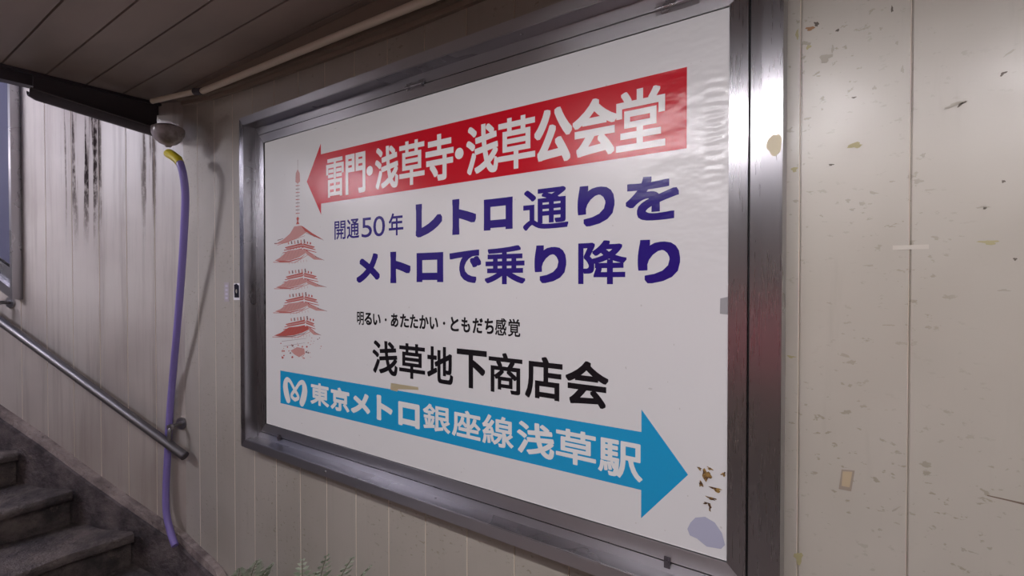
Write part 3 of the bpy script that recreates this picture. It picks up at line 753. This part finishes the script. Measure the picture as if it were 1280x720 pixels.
# ------------------------------------------------------------------ pipe, gutter, funnel, hose
PIPEM = M('cream_conduit', srgb(232, 220, 200), .35).m
pp = [on_wall(187, 126, .05), on_wall(215, 121, .055), on_wall(244, 114.5, .06), on_wall(253, 114, .06), on_wall(320, 87, .06), on_wall(420, 46, .06), on_wall(537, -1, .06)]
pp[0] = on_wall(190, 126.5, .13); pp[1] = on_wall(216, 120.5, .095); pp[2] = on_wall(244, 114.5, .06)
last = pp[-1]; pp.append(Vector((.6, -.06, last.z - .004))); pp.append(Vector((3.3, -.06, last.z - .004)))
cp = thing('conduit_pipe', 'thin cream conduit pipe running under the ceiling above the sign', 'pipe', tuple(pp[3]))
bm = NB(); tube(bm, pp[:3], .0105, 14); obj('tube', bm, PIPEM, cp, True)
bm = NB(); tube(bm, pp[3:], .0115, 14); obj('tube', bm, PIPEM, cp, True)
bm = NB(); tube(bm, [pp[2], pp[3]], .0135, 14); obj('coupling', bm, DARK, cp, True)

g0 = hit(35, 112, (1, 0, 0), -2.50); g1 = hit(200, 164, (1, 0, 0), -2.50)
gt = thing('drip_gutter', 'dark half round gutter hanging below the beam and draining to the funnel', 'gutter', tuple(g1))
bm = NB(); rings = []; d = (g1 - g0); N = 20
for k in range(N + 1):
    c = g0 + d * (k / N); c.z -= .0
    r = .030 if k > 0 else .022
    outer = [c + Vector((r * math.cos(a), 0, r * math.sin(a))) for a in [math.pi + math.pi * i / 12 for i in range(13)]]
    inner = [c + Vector(((r - .003) * math.cos(a), 0, (r - .003) * math.sin(a))) for a in [2 * math.pi - math.pi * i / 12 for i in range(13)]]
    rings.append(outer + inner)
loft(bm, rings); obj('trough', bm, DARK, gt, True)
bm = NB(); tube(bm, [g0 + Vector((.030, 0, 0)), g1 + Vector((.030, 0, 0))], .0028, 8); obj('lip', bm, M('worn_lip', srgb(96, 90, 92), .4, .6).m, gt, True)
bm = NB()                                   # dark apron that closes the gap between beam and trough
ap = [(g0.y + .02, g0.z - .002), (g1.y, g1.z - .002), (g1.y, CEIL - .030), (g0.y + .02, CEIL - .030)]
loft(bm, [[Vector((-2.536, y, z)) for y, z in ap], [Vector((-2.531, y, z)) for y, z in ap]]); obj('apron', bm, DARK, gt)
for f in (.3, .8):
    c = g0 + d * f; bm = NB(); tube(bm, [Vector((-2.596, c.y, CEIL - .036)), Vector((-2.530, c.y, CEIL - .036))], .006, 10); obj('bolt', bm, DARK, gt, True)
FC = hit(210, 168, (0, 1, 0), -.125); FS = .80
fn = thing('drip_funnel', 'grey plastic bowl under the end of the gutter in the corner', 'funnel', tuple(FC))
GP = M('smoky_grey_plastic', srgb(150, 140, 140), .25); GP.color(GP.mix(GP.ramp(GP.noise(GP.coords(), 14, 4), .4, .65), srgb(168, 158, 158), srgb(112, 102, 100))); GP = GP.m
bm = NB(); lathe(bm, [(.066, .034), (.071, .030), (.073, .018), (.070, -.002), (.058, -.028), (.038, -.046), (.018, -.054), (.013, -.062), (.010, -.062), (.012, -.050), (.035, -.042), (.054, -.026), (.066, -.002), (.068, .018), (.064, .034)], FC, 32)
for v in bm.verts: v.co = FC + (v.co - FC) * FS
bw = obj('bowl', bm, GP, fn, True)
bm = NB(); lathe(bm, [(.001, .052), (.030, .048), (.055, .040), (.068, .030), (.069, .028), (.0, .028)], FC, 32)
for v in bm.verts: v.co = FC + (v.co - FC) * FS
obj('lid', bm, M('dull_grey_lid', srgb(110, 104, 106), .5).m, fn, True)
YEL = M('yellow_fitting', srgb(206, 188, 40), .4).m; HOSEM = M('violet_hose', srgb(130, 116, 182), .35).m
f0 = FC + Vector((.006, 0, -.062 * .8 - .007))
hp = [f0 + Vector((0, 0, -.02)), on_wall(225, 204, .12), on_wall(231.5, 240, .105), on_wall(230, 290, .095), on_wall(227, 340, .080), on_wall(221.5, 410, .060), on_left(216, 470, .030), on_left(212, 520, .020), on_left(209.5, 570, .022), on_left(207.5, 610, .026), on_left(208, 640, .034), on_left(213, 664, .048), on_left(219, 682, .070)]
hs = thing('garden_hose', 'violet hose hanging from the funnel down the corner to the stairs', 'hose', tuple(hp[-1]))
HP = smooth_path(hp, 8)
bm = NB(); tube(bm, HP, .0140, 16); obj('tube', bm, HOSEM, hs, True)
q0, q1 = f0, HP[8]
bm = NB(); tube(bm, [HP[0] + Vector((-.002, 0, .0065)), HP[0], HP[3], HP[6], HP[8]], .018, 16, radii=[.0155, .0185, .018, .018, .0155]); obj('fitting', bm, YEL, hs, True)

# ------------------------------------------------------------------ ferns at the foot of the wall
LEAF = M('dusty_fern_green', srgb(112, 132, 104), .5); LEAF.color(LEAF.mix(LEAF.ramp(LEAF.noise(LEAF.coords(), 30, 3), .4, .6), srgb(190, 200, 182), srgb(140, 154, 132))); LEAF = LEAF.m
STEM = M('fern_stem', srgb(96, 104, 72), .6).m
def frond(bm, bs, base, tip, sag, width, n=18):
    pts = []
    for k in range(n + 1):
        f = k / n; p = base.lerp(tip, f); p.z += sag * math.sin(f * math.pi * .9) ; pts.append(p)
    tube(bs, pts, .0022, 6, radii=[.0024 * (1 - .8 * k / n) + .0004 for k in range(n + 1)])
    side = (tip - base).cross(Vector((0, 0, 1))); side = side.normalized() if side.length > 1e-4 else Vector((1, 0, 0))
    for k in range(3, n + 1):
        f = k / n; p = pts[k]; dr = (pts[k] - pts[k - 1]).normalized(); w = width * math.sin(min(1, (1 - f) * 1.5 + .12) * math.pi / 2)
        for sg in (1, -1):
            e = p + side * sg * w + dr * w * .45 - Vector((0, 0, w * .18)); m1 = p.lerp(e, .5)
            hw = dr * min(.012, w * .28); up = Vector((0, 0, .003))
            vs = [bm.verts.new(v) for v in (p, m1 + hw + up * -1, e, m1 - hw - up)]
            mid = bm.verts.new(m1 + up)
            for i in range(4): bm.faces.new((vs[i], vs[(i + 1) % 4], mid))
def fern(base, specs, label):
    t = thing('fern', label, 'plant', tuple(base))
    for i, (px, py, yy, w) in enumerate(specs):
        tip = hit(px, py, (0, 1, 0), yy); bm, bs = NB(), NB()
        frond(bm, bs, base + Vector((random.uniform(-.01, .01), random.uniform(-.01, .01), 0)), tip, .10, w)
        o = obj('frond', bm, LEAF, t); obj('stem', bs, STEM, o, True)
fern(Vector((-1.84, -.10, .0)), [(322, 712, -.10, .055), (300, 722, -.14, .05), (340, 716, -.05, .05), (352, 735, -.16, .05)], 'dusty green fern at the foot of the wall nearest the stairs')
fern(Vector((-1.45, -.10, .0)), [(378, 712, -.08, .05), (408, 708, -.10, .055), (440, 712, -.13, .05), (462, 722, -.06, .05), (395, 730, -.2, .05)], 'dusty green fern at the foot of the wall below the sign')

# ------------------------------------------------------------------ across the passage: an unseen pink-red band, added for the steel to reflect
bm = NB(); box(bm, (-2.2, OPP, H - .66), (.6, OPP + .02, H - .16), .004); struct(obj('added_red_band', bm, M('pinkish_red_band', srgb(222, 140, 142), .5).m))
